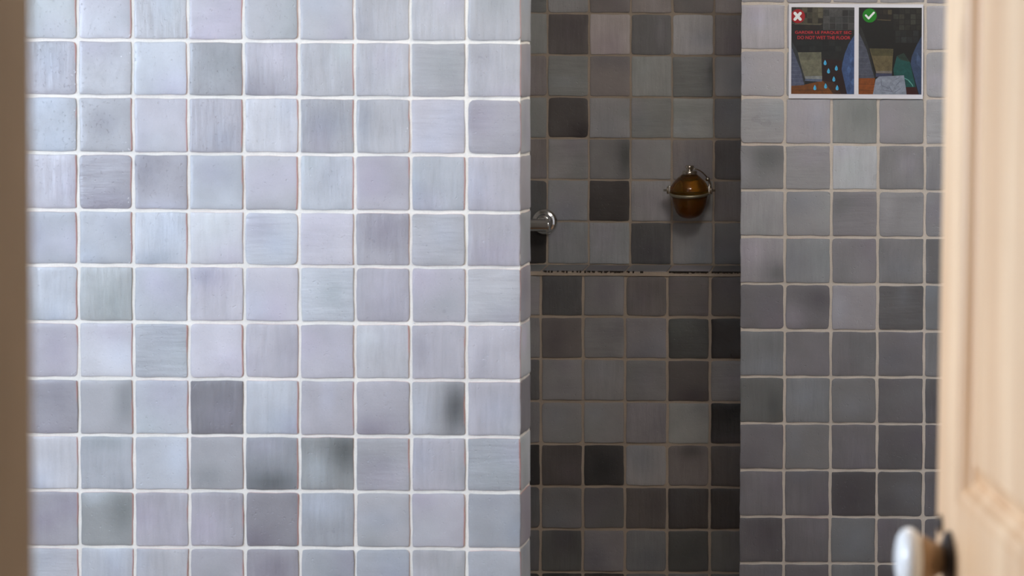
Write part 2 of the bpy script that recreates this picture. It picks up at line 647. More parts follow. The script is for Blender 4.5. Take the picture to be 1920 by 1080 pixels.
# the narrow end of the partition, one tile deep
rr = random.Random(3)
ret = [112, 118, 108, 112, 104, 110, 112, 122, 86, 118, 110, 104, 108]
for j in range(len(zsL) - 1):
    z1, z0 = min(zsL[j], ZTOP), max(zsL[j + 1], 0)
    if z1 - z0 < .012: continue
    k = j - nt_
    f = {0: .92, 1: .88, 2: .97, 3: .92, 4: .88, 5: .90, 6: 1.04, 7: .76, 8: 1.06, 9: .94, 10: .98}.get(k, .9)
    c = glaze(f, 1, 'v' if k % 2 else 'b', .47)
    tm.tile(Vector((CORNER_X - .0012, Y_L + .051, (z0 + z1) / 2)), Vector((0, 1, 0)), Z_, X_, .0945, z1 - z0 - .0055, c, None, .2, 0 <= k < 11, mi=2)
# small pale glossy beads added near some tile edges to stand for glints
rr = random.Random(19)


def glint_bead(px, py, r):
    c = at(px, py, Y_L) + Vector((0, -.0016, 0))
    b = len(tm.V)
    n = 8
    tm.V.append(c + Vector((0, -r * .8, 0)))
    for k1 in (1, 2, 3):
        ph = math.pi / 2 * k1 / 3
        for k in range(n):
            a = 2 * math.pi * k / n
            tm.V.append(c + Vector((math.cos(a) * math.sin(ph) * r, -math.cos(ph) * r * .8, math.sin(a) * math.sin(ph) * r * 1.25)))
    fs = [[b, b + 1 + k, b + 1 + (k + 1) % n] for k in range(n)]
    for q in (0, 1): fs += [[b + 1 + q * n + k, b + 1 + (q + 1) * n + k, b + 1 + (q + 1) * n + (k + 1) % n, b + 1 + q * n + (k + 1) % n] for k in range(n)]
    for f in fs:
        tm.Fc.append(f)
        tm.MI.append(3)
        tm.C.extend([(.7, .7, .74, .5)] * len(f))


for (bx, by) in [(139, 132), (142, 136), (136, 140), (143, 158), (142, 174), (244, 66), (240, 70), (236, 71), (244, 100), (243, 118), (236, 150), (246, 158), (228, 106),
                 (139, 196), (141, 206), (138, 218), (141, 232), (139, 248), (141, 262), (140, 279), (236, 266), (241, 279), (231, 282), (244, 281), (765, 241), (762, 247),
                 (246, 440), (243, 492), (245, 455), (866, 72), (242, 372), (241, 380), (140, 697), (137, 702), (446, 386), (777, 607), (448, 492)]:
    for q in range(rr.choice([1, 2])): glint_bead(bx + rr.uniform(-1.5, 1.5), by + rr.uniform(-1.5, 1.5), rr.uniform(.0006, .0013))
wall_left = tm.build('wall_left', [M_GLAZE, M_GROUT_L, M_GLAZE_WORN, plain_mat('glossy_glint_bead', (0.72, 0.72, 0.75, 1), 0.04, 0.0, 0.01)])
tag(wall_left, 'bright tiled partition of handmade pale grey square tiles with cream grout')

# ================================================================== right tiled wall
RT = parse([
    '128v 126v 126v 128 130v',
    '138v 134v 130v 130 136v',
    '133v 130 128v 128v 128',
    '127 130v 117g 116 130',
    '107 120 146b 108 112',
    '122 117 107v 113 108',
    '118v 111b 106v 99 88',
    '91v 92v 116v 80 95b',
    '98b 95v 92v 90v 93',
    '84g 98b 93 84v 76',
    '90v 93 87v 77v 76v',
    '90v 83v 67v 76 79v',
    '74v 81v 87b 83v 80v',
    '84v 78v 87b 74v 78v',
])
RB = {
    (4, 0): [(.2, .4, (.8, .7), -.22, 'g'), (-.8, 0, (.4, .8), .15, 'n')], (6, 0): [(.8, -.6, (.8, .6), -.30, 'g'), (-.5, .4, (.7, .7), .12, 'v')],
    (7, 1): [(.5, .4, (.8, .7), -.22, 'n'), (-.7, -.6, (.6, .7), .28, 'v')], (7, 3): [(.1, .6, (.3, .6), .14, 'b')],
    (4, 3): [(.3, .2, (.5, .6), .12, 'v')], (5, 3): [(-.6, 0, (.3, .9), .14, 'n')], (7, 2): [(-.7, 0, (.4, 1), .10, 'b')],
    (8, 0): [(.2, -.6, (.9, .5), .10, 'b')], (9, 0): [(.6, -.4, (.4, .8), -.22, 'g')], (9, 1): [(0, .2, (.8, .6), .08, 'b')],
    (11, 2): [(-.3, -.2, (.8, .8), -.10, 'v')], (11, 3): [(-.6, -.5, (.6, .5), -.2, 'n'), (.3, .1, (.6, .5), .14, 'b')],
    (12, 0): [(.2, .2, (.9, .8), -.12, 'v')], (12, 1): [(.5, .5, (.7, .5), .12, 'n')], (12, 2): [(.1, -.1, (.8, .8), .08, 'b')],
    (9, 2): [(0, -.3, (.7, .6), .10, 'b')], (10, 1): [(-.6, .3, (.4, .8), .10, 'b')], (3, 2): [(.4, .3, (.8, .8), -.10, 'g')],
}
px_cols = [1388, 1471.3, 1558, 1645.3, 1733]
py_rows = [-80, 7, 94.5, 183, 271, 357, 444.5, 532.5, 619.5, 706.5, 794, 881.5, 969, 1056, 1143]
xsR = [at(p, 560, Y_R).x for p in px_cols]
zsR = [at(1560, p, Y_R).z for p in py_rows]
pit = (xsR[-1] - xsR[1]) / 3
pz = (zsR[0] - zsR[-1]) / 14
RX_L = xsR[0]
while xsR[-1] < RX1: xsR.append(xsR[-1] + pit)
nt_ = 0
while zsR[0] < ZTOP:
    zsR.insert(0, zsR[0] + pz)
    nt_ += 1
while zsR[-1] > 0: zsR.append(zsR[-1] - pz)
tm = TileMesh(23)
tm.box((RX_L + .001, Y_R + .0004, 0), (RX1, Y_U + .15, ZTOP), 1)
refR = lambda c, r: 134 - 1.6 * r  # lower rows glazed darker: part of the light's falloff stays in the colour
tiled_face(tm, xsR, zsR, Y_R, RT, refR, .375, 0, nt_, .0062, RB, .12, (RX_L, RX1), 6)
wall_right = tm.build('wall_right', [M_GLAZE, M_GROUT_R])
tag(wall_right, 'grey violet tiled wall with sand coloured grout right of the shower niche')

# ================================================================== back wall of the shower: upper face, ledge, lower face
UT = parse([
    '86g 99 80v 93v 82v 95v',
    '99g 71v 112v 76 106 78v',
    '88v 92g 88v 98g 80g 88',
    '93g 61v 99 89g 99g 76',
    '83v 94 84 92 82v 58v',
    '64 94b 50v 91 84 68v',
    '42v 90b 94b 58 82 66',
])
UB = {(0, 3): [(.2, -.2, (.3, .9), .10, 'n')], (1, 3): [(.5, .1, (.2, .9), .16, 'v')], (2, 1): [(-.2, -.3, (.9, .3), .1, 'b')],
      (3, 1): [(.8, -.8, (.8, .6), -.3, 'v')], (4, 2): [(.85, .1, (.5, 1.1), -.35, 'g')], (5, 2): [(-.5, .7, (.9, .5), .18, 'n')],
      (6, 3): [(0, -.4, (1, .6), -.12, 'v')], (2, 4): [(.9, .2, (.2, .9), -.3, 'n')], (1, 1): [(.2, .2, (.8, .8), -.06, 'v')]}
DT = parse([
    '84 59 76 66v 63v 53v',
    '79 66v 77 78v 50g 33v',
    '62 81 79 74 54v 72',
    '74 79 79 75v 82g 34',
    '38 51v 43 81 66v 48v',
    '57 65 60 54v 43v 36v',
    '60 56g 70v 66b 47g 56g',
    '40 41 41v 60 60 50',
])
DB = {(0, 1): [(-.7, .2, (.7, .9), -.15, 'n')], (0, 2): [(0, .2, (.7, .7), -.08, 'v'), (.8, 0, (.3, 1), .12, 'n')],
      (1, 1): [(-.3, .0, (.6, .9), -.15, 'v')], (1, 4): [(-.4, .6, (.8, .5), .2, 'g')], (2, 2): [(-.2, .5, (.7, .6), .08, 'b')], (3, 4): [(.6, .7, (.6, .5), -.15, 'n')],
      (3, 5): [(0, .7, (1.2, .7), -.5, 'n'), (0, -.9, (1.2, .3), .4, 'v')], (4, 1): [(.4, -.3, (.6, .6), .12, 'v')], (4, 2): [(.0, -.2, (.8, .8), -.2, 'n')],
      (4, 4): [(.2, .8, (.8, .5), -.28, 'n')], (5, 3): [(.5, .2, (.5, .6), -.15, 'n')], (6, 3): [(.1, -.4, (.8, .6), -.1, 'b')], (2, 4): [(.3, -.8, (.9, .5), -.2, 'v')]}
SX0 = -1.95                     # left end of the shower niche
px_u = [1026.5, 1104.3, 1182.3, 1260, 1338.3]
py_u = [-53, 25.5, 104, 182.3, 260, 337.5, 416, 496.5]
xsU = [at(p, 260, Y_U).x for p in px_u]
zsU = [at(1200, p, Y_U).z for p in py_u]
pit = (xsU[-1] - xsU[0]) / 4
nu = 0
while xsU[0] > SX0:
    xsU.insert(0, xsU[0] - pit)
    nu += 1
while xsU[-1] < RX_L: xsU.append(xsU[-1] + pit)
nt_ = 0
while zsU[0] < ZTOP:
    zsU.insert(0, zsU[0] + .1045)
    nt_ += 1
Z_BACK = zsU[-1]
px_d = [1014, 1093, 1172, 1251.3, 1331]
py_d = [514.5, 594, 673.3, 753, 833, 912.5, 992.5, 1073, 1153]
xsD = [at(p, 760, Y_D).x for p in px_d]
zsD = [at(1180, p, Y_D).z for p in py_d]
pit = (xsD[-1] - xsD[0]) / 4
nd = 0
while xsD[0] > SX0:
    xsD.insert(0, xsD[0] - pit)
    nd += 1
while xsD[-1] < RX_L: xsD.append(xsD[-1] + pit)
while zsD[-1] > 0: zsD.append(zsD[-1] - .1045)
Z_FRONT = at(1200, 509.5, Y_D).z
tm = TileMesh(31)
tm.box((SX0, Y_U + .0004, Z_BACK - .03), (RX_L, Y_U + .15, ZTOP), 1)
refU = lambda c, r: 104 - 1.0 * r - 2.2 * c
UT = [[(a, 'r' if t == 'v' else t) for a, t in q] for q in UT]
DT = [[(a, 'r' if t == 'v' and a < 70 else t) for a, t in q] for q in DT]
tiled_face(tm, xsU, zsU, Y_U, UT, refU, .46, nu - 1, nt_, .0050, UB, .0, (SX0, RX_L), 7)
# lower, thicker half of the wall
y0, y1 = Y_D + .0004, Y_U + .15
tm.slab([(SX0, y0, 0), (RX_L, y0, 0), (RX_L, y1, 0), (SX0, y1, 0),
         (SX0, y0, Z_FRONT - .006), (RX_L, y0, Z_FRONT - .006), (RX_L, y1, Z_BACK - .004), (SX0, y1, Z_BACK - .004)], 1)
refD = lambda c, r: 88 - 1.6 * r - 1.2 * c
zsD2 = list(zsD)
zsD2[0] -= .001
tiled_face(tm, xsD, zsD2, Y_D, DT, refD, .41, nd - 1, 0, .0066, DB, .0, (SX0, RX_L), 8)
wall_back = tm.build('wall_back', [M_GLAZE, M_GROUT_B])
tag(wall_back, 'dark shaded tiled back wall of the shower niche, upper half set back above a ledge')

# ledge between the two halves: one row of tiles sloping to the front
tm = TileMesh(41)
A = Vector((0, Y_U - .003, Z_BACK - .001))
Bv = Vector((0, Y_D - .004, Z_FRONT))
D = (A - Bv)
dep = D.length
D.normalize()
Nn = X_.cross(D).normalized()
if Nn.z < 0: Nn = -Nn
s = Bv + D * (dep / 2)
tm.slab([(SX0, Bv.y, Bv.z - .010), (RX_L, Bv.y, Bv.z - .010), (RX_L, A.y, A.z - .010), (SX0, A.y, A.z - .010),
         (SX0, Bv.y, Bv.z - .0005), (RX_L, Bv.y, Bv.z - .0005), (RX_L, A.y, A.z - .0005), (SX0, A.y, A.z - .0005)], 1)
cl = {0: (76, 'n'), 1: (72, 'n'), 2: (66, 'v'), 3: (74, 'n'), 4: (80, 'v'), 5: (66, 'v')}
chipped = {2: .9, 4: 1.0, 5: 1.0, 1: .35, 3: .3}
rr = random.Random(77)
for i in range(len(xsD) - 1):
    k = i - (nd - 1)
    x0, x1 = max(xsD[i], SX0), min(xsD[i + 1], RX_L)
    if x1 - x0 < .012: continue
    L_, tint = cl.get(k, (70, 'n'))
    tm.tile(Vector(((x0 + x1) / 2, s.y, s.z)), X_, D, Nn, x1 - x0 - .005, dep - .006, glaze(L_, 82, tint, .40), None, 0, True, .0015, .003)
    if k in chipped:      # broken, unglazed front edge of the ledge tile
        n = 26
        for q in range(n):
            if rr.random() > chipped[k]: continue
            a0 = x0 + .004 + (x1 - x0 - .008) * q / n
            a1 = x0 + .004 + (x1 - x0 - .008) * (q + 1) / n
            hgt = rr.uniform(.0015, .0042)
            b = len(tm.V)
            yy, zz = Bv.y - .0006, Bv.z + .0012
            dy = .0016
            tm.V.extend([Vector((a0, yy - dy, zz - hgt)), Vector((a1, yy - dy, zz - hgt * rr.uniform(.7, 1.2))), Vector((a1, yy - dy, zz + .0008)), Vector((a0, yy - dy, zz + .0008)),
                         Vector((a0, yy + .002, zz - hgt)), Vector((a1, yy + .002, zz - hgt)), Vector((a1, yy + .002, zz + .001)), Vector((a0, yy + .002, zz + .001))])
            for f in ((0, 1, 2, 3), (7, 6, 5, 4), (0, 4, 5, 1), (1, 5, 6, 2), (2, 6, 7, 3), (3, 7, 4, 0)):
                tm.Fc.append([b + e for e in f])
                tm.MI.append(0)
                tm.C.extend([(.035, .026, .020, .5)] * 4)
trim = tm.build('trim_1', [M_GLAZE_WORN, M_GROUT_B])
tag(trim, 'narrow sloping tiled ledge across the shower back wall with chipped dark front edges')

# ================================================================== rest of the room (mostly out of the frame)
def struct_boxes(name, boxes, mt, bevel=0.0):
    bm = bmesh.new()
    for lo, hi in boxes: add_box(bm, lo, hi, bevel)
    o = mesh_obj(name, bm, mt, None, smooth=False)
    o['kind'] = 'structure'
    return o


DOOR_Y0, DOOR_Y1 = 1.16, 1.30          # thickness of the wall with the doorway
JX = at(64, 560, DOOR_Y1).x            # inner face of the left door jamb
struct_boxes('floor', [((RX0 - .3, -1.2, -.1), (RX1 + .3, Y_U + .3, 0))], M_FLOOR)
struct_boxes('ceiling', [((RX0 - .3, -1.2, ZTOP), (RX1 + .3, Y_U + .3, ZTOP + .1))], M_PLASTER)
WY0, WY1, WZ0, WZ1 = 1.5, 2.7, 1.0, 2.15
struct_boxes('wall_side', [((RX0 - .25, DOOR_Y1, 0), (RX0, WY0, ZTOP)), ((RX0 - .25, WY1, 0), (RX0, Y_U + .3, ZTOP)),
                           ((RX0 - .25, WY0, 0), (RX0, WY1, WZ0)), ((RX0 - .25, WY0, WZ1), (RX0, WY1, ZTOP))], M_PLASTER)
struct_boxes('wall_far_side', [((RX1, -1.2, 0), (RX1 + .15, Y_U + .3, ZTOP))], M_PLASTER)
struct_boxes('wall_niche_side', [((SX0 - .1, Y_L + .10, 0), (SX0, Y_U + .15, ZTOP))], M_PLASTER)
struct_boxes('wall_entrance', [((RX0 - .25, DOOR_Y0, 0), (JX - .055, DOOR_Y1, ZTOP)), ((.24, DOOR_Y0, 0), (RX1, DOOR_Y1, ZTOP)),
                               ((JX - .055, DOOR_Y0, 2.10), (.24, DOOR_Y1, ZTOP))], M_PLASTER)
# painted door frame: left jamb with its stop, head and right jamb
struct_boxes('trim_2', [((JX - .055, DOOR_Y0 - .015, 0), (JX, DOOR_Y1, 2.06)), ((JX, DOOR_Y0 + .02, 0), (JX + .012, DOOR_Y0 + .085, 2.04)),
                        ((.185, DOOR_Y0 - .015, 0), (.24, DOOR_Y1, 2.06)), ((JX - .055, DOOR_Y0 - .015, 2.06), (.24, DOOR_Y1, 2.10))], M_PAINT, .003)
win = struct_boxes('window_1', [((RX0 - .14, WY0, WZ0), (RX0 - .10, WY0 + .05, WZ1)), ((RX0 - .14, WY1 - .05, WZ0), (RX0 - .10, WY1, WZ1)),
                                ((RX0 - .14, WY0, WZ0), (RX0 - .10, WY1, WZ0 + .05)), ((RX0 - .14, WY0, WZ1 - .05), (RX0 - .10, WY1, WZ1))], M_GLAZING)

# ================================================================== pine door, standing open
DIR = Vector((-.204, .979, 0)).normalized()       # from the hinges to the free edge
e0 = at(1763.5, 540, 2.0)
FREE = Vector((e0.x, e0.y, 0))
DW, DT_, DH = .74, .042, 2.02
ang = math.atan2(DIR.y, DIR.x)
# door space: x from free edge (0) to hinges (DW), y = 0 is the visible face, +y into the leaf, z up
lean = math.radians(.72)
xa = -DIR
ya = Vector((-xa.y, xa.x, 0))
if ya.x < 0: ya = -ya
DM = Matrix(((xa.x, ya.x, 0), (xa.y, ya.y, 0), (0, 0, 1))).to_4x4()
DM.translation = FREE
pivot = Vector((FREE.x, FREE.y, 1.25))
LEAN = Matrix.Translation(pivot) @ Matrix.Rotation(lean, 4, 'Y') @ Matrix.Translation(-pivot)
DMAT = LEAN @ DM
mirrored = DMAT.to_3x3().determinant() < 0


def door_mesh():
    bm = bmesh.new()
    st = .086
    rails = [(0.01, .22), (.875, 1.078), (1.90, DH)]
    add_box(bm, (0, 0, .01), (st, DT_, DH), .002)
    add_box(bm, (DW - st, 0, .01), (DW, DT_, DH), .002)
    for z0, z1 in rails: add_box(bm, (st - .0005, 0.0003, z0), (DW - st + .0005, DT_ - .0003, z1), .001)
    mul0, mul1 = DW / 2 - .045, DW / 2 + .045
    add_box(bm, (mul0, .0004, .2), (mul1, DT_ - .0004, .89), .001)
    for (xa_, xb, z0, z1) in [(st, DW - st, 1.078, 1.90), (st, mul0, .22, .875), (mul1, DW - st, .22, .875)]:
        # panel field with raised bevel on both faces plus an ovolo moulding round the opening
        add_box(bm, (xa_ - .004, .014, z0 - .004), (xb + .004, DT_ - .014, z1 + .004))
        for side in (0, 1):
            yy = (lambda y: y) if side == 0 else (lambda y: DT_ - y)
            prof = [(0.0, .0012), (.004, .0005), (.009, .003), (.013, .0085), (.017, .0105), (.020, .0150)]
            loops = []
            for (ins, y) in prof:
                loops.append([bm.verts.new((xa_ + ins, yy(y), z0 + ins)), bm.verts.new((xb - ins, yy(y), z0 + ins)),
                              bm.verts.new((xb - ins, yy(y), z1 - ins)), bm.verts.new((xa_ + ins, yy(y), z1 - ins))])
            for a, b in zip(loops[:-1], loops[1:]):
                for k in range(4): bm.faces.new((a[k], a[(k + 1) % 4], b[(k + 1) % 4], b[k]))
            prof = [(.022, .0142), (.036, .0080), (.038, .0062)]
            loops = []
            for (ins, y) in prof:
                loops.append([bm.verts.new((xa_ + ins, yy(y), z0 + ins)), bm.verts.new((xb - ins, yy(y), z0 + ins)),
                              bm.verts.new((xb - ins, yy(y), z1 - ins)), bm.verts.new((xa_ + ins, yy(y), z1 - ins))])
            for a, b in zip(loops[:-1], loops[1:]):
                for k in range(4): bm.faces.new((a[k], a[(k + 1) % 4], b[(k + 1) % 4], b[k]))
            bm.faces.new(loops[-1])
    return bm


bm = door_mesh()
door = mesh_obj('door_1', bm, M_PINE, None, smooth=False)
door.data.transform(DMAT)
door.data.update()
bm2 = bmesh.new()
bm2.from_mesh(door.data)
bmesh.ops.recalc_face_normals(bm2, faces=bm2.faces)
bm2.to_mesh(door.data)
bm2.free()
# material works in local object space of the leaf: keep origin at the free edge
tag(door, 'blurred pale pine panelled door standing open at the right edge', 'door', kind='structure')

KZ = at(1740, 1047, 1.94).z
KX = .063


def door_part(name, fn, mt, parent=door, smooth=True):
    b = bmesh.new()
    fn(b)
    bmesh.ops.transform(b, matrix=DMAT, verts=b.verts)
    return mesh_obj(name, b, mt, parent, smooth)


AX = (0, -1, 0)
rose = door_part('knob_rose', lambda b: lathe(b, [(.0245, 0), (.0245, .002), (.021, .0045), (.015, .006), (.0125, .009), (.0125, .012)], (KX, 0, KZ), AX), M_BRONZE)
rose['label'] = 'dark bronze rose plate'
collar = door_part('knob_neck', lambda b: lathe(b, [(.0125, .005), (.0135, .010), (.0165, .016), (.0195, .021), (.0215, .0255), (.0218, .0285), (.019, .030)], (KX, 0, KZ), AX), M_BRASS)
collar['label'] = 'flared brass neck behind the white knob'
knob = door_part('door_knob', lambda b: lathe(b, [(.012, .0275), (.024, .0285), (.0275, .0325), (.0282, .037), (.0265, .0415), (.021, .0452), (.012, .0472), (0, .0478)], (KX, 0, KZ), AX, 64), M_PORCELAIN)
knob['label'] = 'white porcelain door knob'
key = door_part('keyhole_cover', lambda b: lathe(b, [(.0085, 0), (.0085, .0015), (.006, .003), (0, .0034)], (.022, 0, KZ + .022), AX, 32, squash=1.0), M_BRONZE)
key['label'] = 'small dark bronze escutcheon'
for hz in (.25, 1.0, 1.8):
    door_part('hinge', lambda b: (lathe(b, [(.006, 0), (.006, .09)], (DW + .004, -.004, hz), (0, 0, 1), 16), add_box(b, (DW - .03, -.0015, hz), (DW + .002, .0005, hz + .09))), M_BRASS, smooth=False)

# ================================================================== laminated sign
SY = Y_R - .0048
S = 5.4

_o = at(1460 + 105 / S, 37 / S, SY)
_ex = at(1460 + 1465 / S, 37 / S, SY)
_ey = at(1460 + 105 / S, 995 / S, SY)
UXs = (_ex.x - _o.x) / (1465 - 105)
UZs = (_o.z - _ey.z) / (995 - 37)


def _sheet(x, y, d):
    return Vector((_o.x + (x - 105) * UXs, SY - d, _o.z - (y - 37) * UZs))


sign_root = empty('safety_sign', (_o.x + 680 * UXs, SY, _o.z - 958 * UZs))
tag(sign_root, 'laminated white-bordered sheet with two shower photos fixed to the tiles', 'sign')
INV = Matrix.Translation(-sign_root.location)


def sign_part(name, polys, mt, d0=.0012, label=None, thickness=.00025):
    """polys: list of (points, colour). Each is a thin printed layer."""
    me = bpy.data.meshes.new(name)
    V, Fc, C = [], [], []
    for n, (pts, c) in enumerate(polys):
        b = len(V)
        d = d0 + n * .000006
        for p in pts: V.append(_sheet(p[0], p[1], d) - sign_root.location)
        area2 = sum(pts[i][0] * pts[(i + 1) % len(pts)][1] - pts[(i + 1) % len(pts)][0] * pts[i][1] for i in range(len(pts)))
        idx = list(range(b, b + len(pts)))
        if area2 > 0: idx.reverse()
        Fc.append(idx)
        C.extend([c] * len(pts))
    me.from_pydata([tuple(v) for v in V], [], Fc)
    me.materials.append(mt)
    a = me.color_attributes.new('tile_color', 'FLOAT_COLOR', 'CORNER')
    a.data.foreach_set('color', [x for c in C for x in (c[0], c[1], c[2], 1.0)])
    o = bpy.data.objects.new(name, me)
    COL.objects.link(o)
    o.parent = sign_root
    if label: o['label'] = label
    return o


bm = bmesh.new()
a_, b_ = _sheet(105, 995, 0) - sign_root.location, _sheet(1465, 37, 0) - sign_root.location
add_box(bm, (a_.x, -.0010, a_.z), (b_.x, .0006, b_.z))
M_PAPER = plain_mat('laminated_white_paper', (0.74, 0.74, 0.79, 1), 0.3, amt=.02)
mesh_obj('sheet', bm, M_PAPER, sign_root, smooth=False)
KS = 0.95


def sc_(r, g, b): return rgb(r, g, b, KS)


rr = random.Random(9)


def clip_poly(poly, x0, y0, x1, y1):
    def cl(pts, inside, inter):
        out = []
        for i in range(len(pts)):
            a, b = pts[i], pts[(i + 1) % len(pts)]
            if inside(a):
                out.append(a)
                if not inside(b): out.append(inter(a, b))
            elif inside(b): out.append(inter(a, b))
        return out
    def ix(v): return lambda a, b: (v, a[1] + (b[1] - a[1]) * (v - a[0]) / (b[0] - a[0]))
    def iy(v): return lambda a, b: (a[0] + (b[0] - a[0]) * (v - a[1]) / (b[1] - a[1]), v)
    poly = cl(poly, lambda p: p[0] >= x0, ix(x0))
    if poly: poly = cl(poly, lambda p: p[0] <= x1, ix(x1))
    if poly: poly = cl(poly, lambda p: p[1] >= y0, iy(y0))
    if poly: poly = cl(poly, lambda p: p[1] <= y1, iy(y1))
    return poly


def photo(x0, x1, items):
    out = [([(x0, 72), (x1, 72), (x1, 950), (x0, 950)], items[0])]
    for pts, c in items[1:]:
        q = clip_poly(pts, x0, 72, x1, 950)
        if len(q) > 2: out.append((q, c))
    return out


def tilegrid(x0, y0, x1, y1, nx, ny, cols, skew=0.0):
    out = []
    for j in range(ny):
        for i in range(nx):
            a, b = x0 + (x1 - x0) * i / nx, x0 + (x1 - x0) * (i + 1) / nx
            c, d = y0 + (y1 - y0) * j / ny, y0 + (y1 - y0) * (j + 1) / ny
            s0, s1 = skew * (c - y0), skew * (d - y0)
            k = rr.choice(cols)
            f = rr.uniform(.8, 1.15)
            out.append(([(a + 3 + s0, c + 3), (b - 3 + s0, c + 3), (b - 3 + s1, d - 3), (a + 3 + s1, d - 3)], sc_(k[0] * f, k[1] * f, k[2] * f)))
    return out


olive = [(84, 80, 62), (70, 66, 50), (62, 58, 44), (38, 33, 22)]
greyt = [(62, 62, 60), (52, 53, 52), (70, 71, 70), (44, 42, 40)]
darkt = [(20, 24, 22), (28, 32, 30), (16, 18, 16), (34, 36, 34)]
items = [sc_(24, 24, 22)]
items += [([(130, 72), (455, 72), (445, 245), (130, 240)], sc_(66, 62, 48))]
items += tilegrid(130, 72, 450, 236, 6, 3, olive)
items += [([(452, 72), (768, 72), (768, 300), (452, 300)], sc_(74, 74, 72))]
items += tilegrid(452, 96, 770, 300, 5, 3, greyt)
items += [([(170, 236), (440, 240), (425, 252), (160, 246)], sc_(92, 86, 66))]
items += tilegrid(140, 256, 450, 300, 5, 1, [(34, 26, 16), (26, 24, 20)])
items += tilegrid(180, 405, 640, 520, 7, 2, darkt)
items += [([(445, 590), (640, 610), (655, 760), (700, 950), (445, 950)], sc_(34, 10, 6)),
          ([(130, 865), (270, 855), (450, 815), (520, 850), (640, 950), (130, 950)], sc_(112, 64, 14)),
          ([(450, 815), (560, 830), (640, 950), (560, 950)], sc_(62, 32, 10)),
          ([(130, 910), (330, 906), (560, 912), (560, 915), (130, 914)], sc_(86, 46, 10)),
          ([(130, 410), (165, 470), (200, 530), (262, 770), (270, 860), (200, 865), (130, 600)], sc_(46, 50, 54)),
          ([(130, 470), (168, 560), (225, 700), (262, 860), (130, 870)], sc_(78, 84, 106))]
for q in range(9):
    yy = 500 + q * 42
    xr = 130 + (yy - 470) * .34 + 8
    items.append(([(130, yy), (xr, yy + 3), (xr + 1, yy + 6), (130, yy + 3)], sc_(108, 114, 132)))
items += [([(196, 530), (433, 526), (443, 800), (268, 790), (225, 650)], sc_(108, 107, 88)),
          ([(205, 535), (430, 530), (432, 600), (225, 610)], sc_(98, 98, 80)),
          ([(268, 770), (443, 766), (443, 800), (270, 796)], sc_(128, 132, 130)),
          ([(272, 796), (443, 800), (440, 826), (268, 818)], sc_(84, 96, 118)),
          ([(768, 350), (712, 440), (672, 540), (648, 640), (640, 700), (696, 950), (768, 950)], sc_(58, 80, 122))]
for q in range(7):
    cx, cy = 712 + (q % 3) * 22, 520 + q * 62
    items.append(([(cx, cy - 45), (cx + 24, cy), (cx, cy + 45), (cx - 22, cy)], sc_(70, 96, 142) if q % 2 else sc_(50, 72, 112)))
sign_part('photo', photo(130, 768, items), M_PRINT, label='left photo of a wet wooden floor beside a shower tray')

items = [sc_(15, 14, 9)]
items += tilegrid(960, 90, 1150, 200, 4, 2, [(60, 54, 38), (40, 32, 22), (26, 20, 12)])
items += tilegrid(1160, 80, 1450, 300, 5, 4, [(44, 42, 34), (34, 33, 28), (24, 23, 18), (54, 54, 46)])
items += tilegrid(1180, 300, 1420, 430, 4, 2, [(30, 32, 30), (22, 22, 18), (40, 42, 42)])
items += [([(1000, 190), (1140, 196), (1135, 206), (1000, 200)], sc_(78, 66, 44)),
          ([(812, 240), (850, 300), (905, 450), (920, 520), (985, 780), (930, 790), (812, 400)], sc_(38, 38, 36)),
          ([(812, 325), (850, 400), (895, 500), (975, 790), (812, 795)], sc_(74, 78, 92))]
for q in range(7):
    yy = 400 + q * 58
    xr = 812 + (yy - 325) * .36
    items.append(([(812, yy), (xr, yy + 3), (xr + 1, yy + 6), (812, yy + 3)], sc_(100, 104, 114)))
items += [([(815, 788), (980, 786), (965, 950), (815, 950)], sc_(128, 66, 12)),
          ([(815, 845), (975, 848), (974, 852), (815, 850)], sc_(92, 44, 8)), ([(815, 905), (968, 908), (968, 912), (815, 910)], sc_(92, 44, 8)),
          ([(922, 486), (1162, 490), (1150, 735), (990, 735)], sc_(98, 88, 60)),
          ([(925, 488), (1160, 492), (1155, 560), (950, 560)], sc_(74, 70, 44)),
          ([(990, 715), (1150, 712), (1150, 738), (990, 736)], sc_(112, 106, 98)),
          ([(985, 738), (1150, 738), (1150, 770), (985, 775)], sc_(58, 62, 86)),
          ([(1448, 360), (1400, 450), (1352, 560), (1338, 640), (1425, 950), (1448, 950)], sc_(52, 68, 96)),
          ([(1400, 520), (1440, 580), (1448, 690), (1400, 640)], sc_(68, 86, 118)),
          ([(1170, 760), (1165, 690), (1200, 560), (1270, 530), (1330, 620), (1350, 700), (1392, 875), (1290, 876), (1268, 756)], sc_(18, 74, 70)),
          ([(1200, 560), (1270, 530), (1330, 620), (1240, 600)], sc_(34, 52, 44)),
          ([(1290, 878), (1395, 876), (1420, 950), (1300, 950)], sc_(52, 14, 10)),
          ([(1275, 780), (1320, 800), (1360, 850), (1368, 872), (1362, 872), (1352, 852), (1312, 808), (1275, 788)], sc_(90, 150, 140)),
          ([(1020, 770), (1272, 756), (1285, 840), (1300, 950), (958, 950), (985, 800)], sc_(134, 142, 156))]
for (ax, ay, bx, by) in [(1040, 800, 1045, 860), (1045, 860, 1120, 890), (1120, 870, 1150, 920), (1190, 860, 1230, 820), (1180, 800, 1225, 780), (1060, 905, 1160, 925), (1180, 930, 1240, 890)]:
    dx, dy = bx - ax, by - ay
    l = math.hypot(dx, dy)
    nx_, ny_ = -dy / l * 3, dx / l * 3
    items.append(([(ax + nx_, ay + ny_), (bx + nx_, by + ny_), (bx - nx_, by - ny_), (ax - nx_, ay - ny_)], sc_(104, 108, 126)))
sign_part('photo', photo(812, 1450, items), M_PRINT, label='right photo of a towel and green mat beside a shower tray')


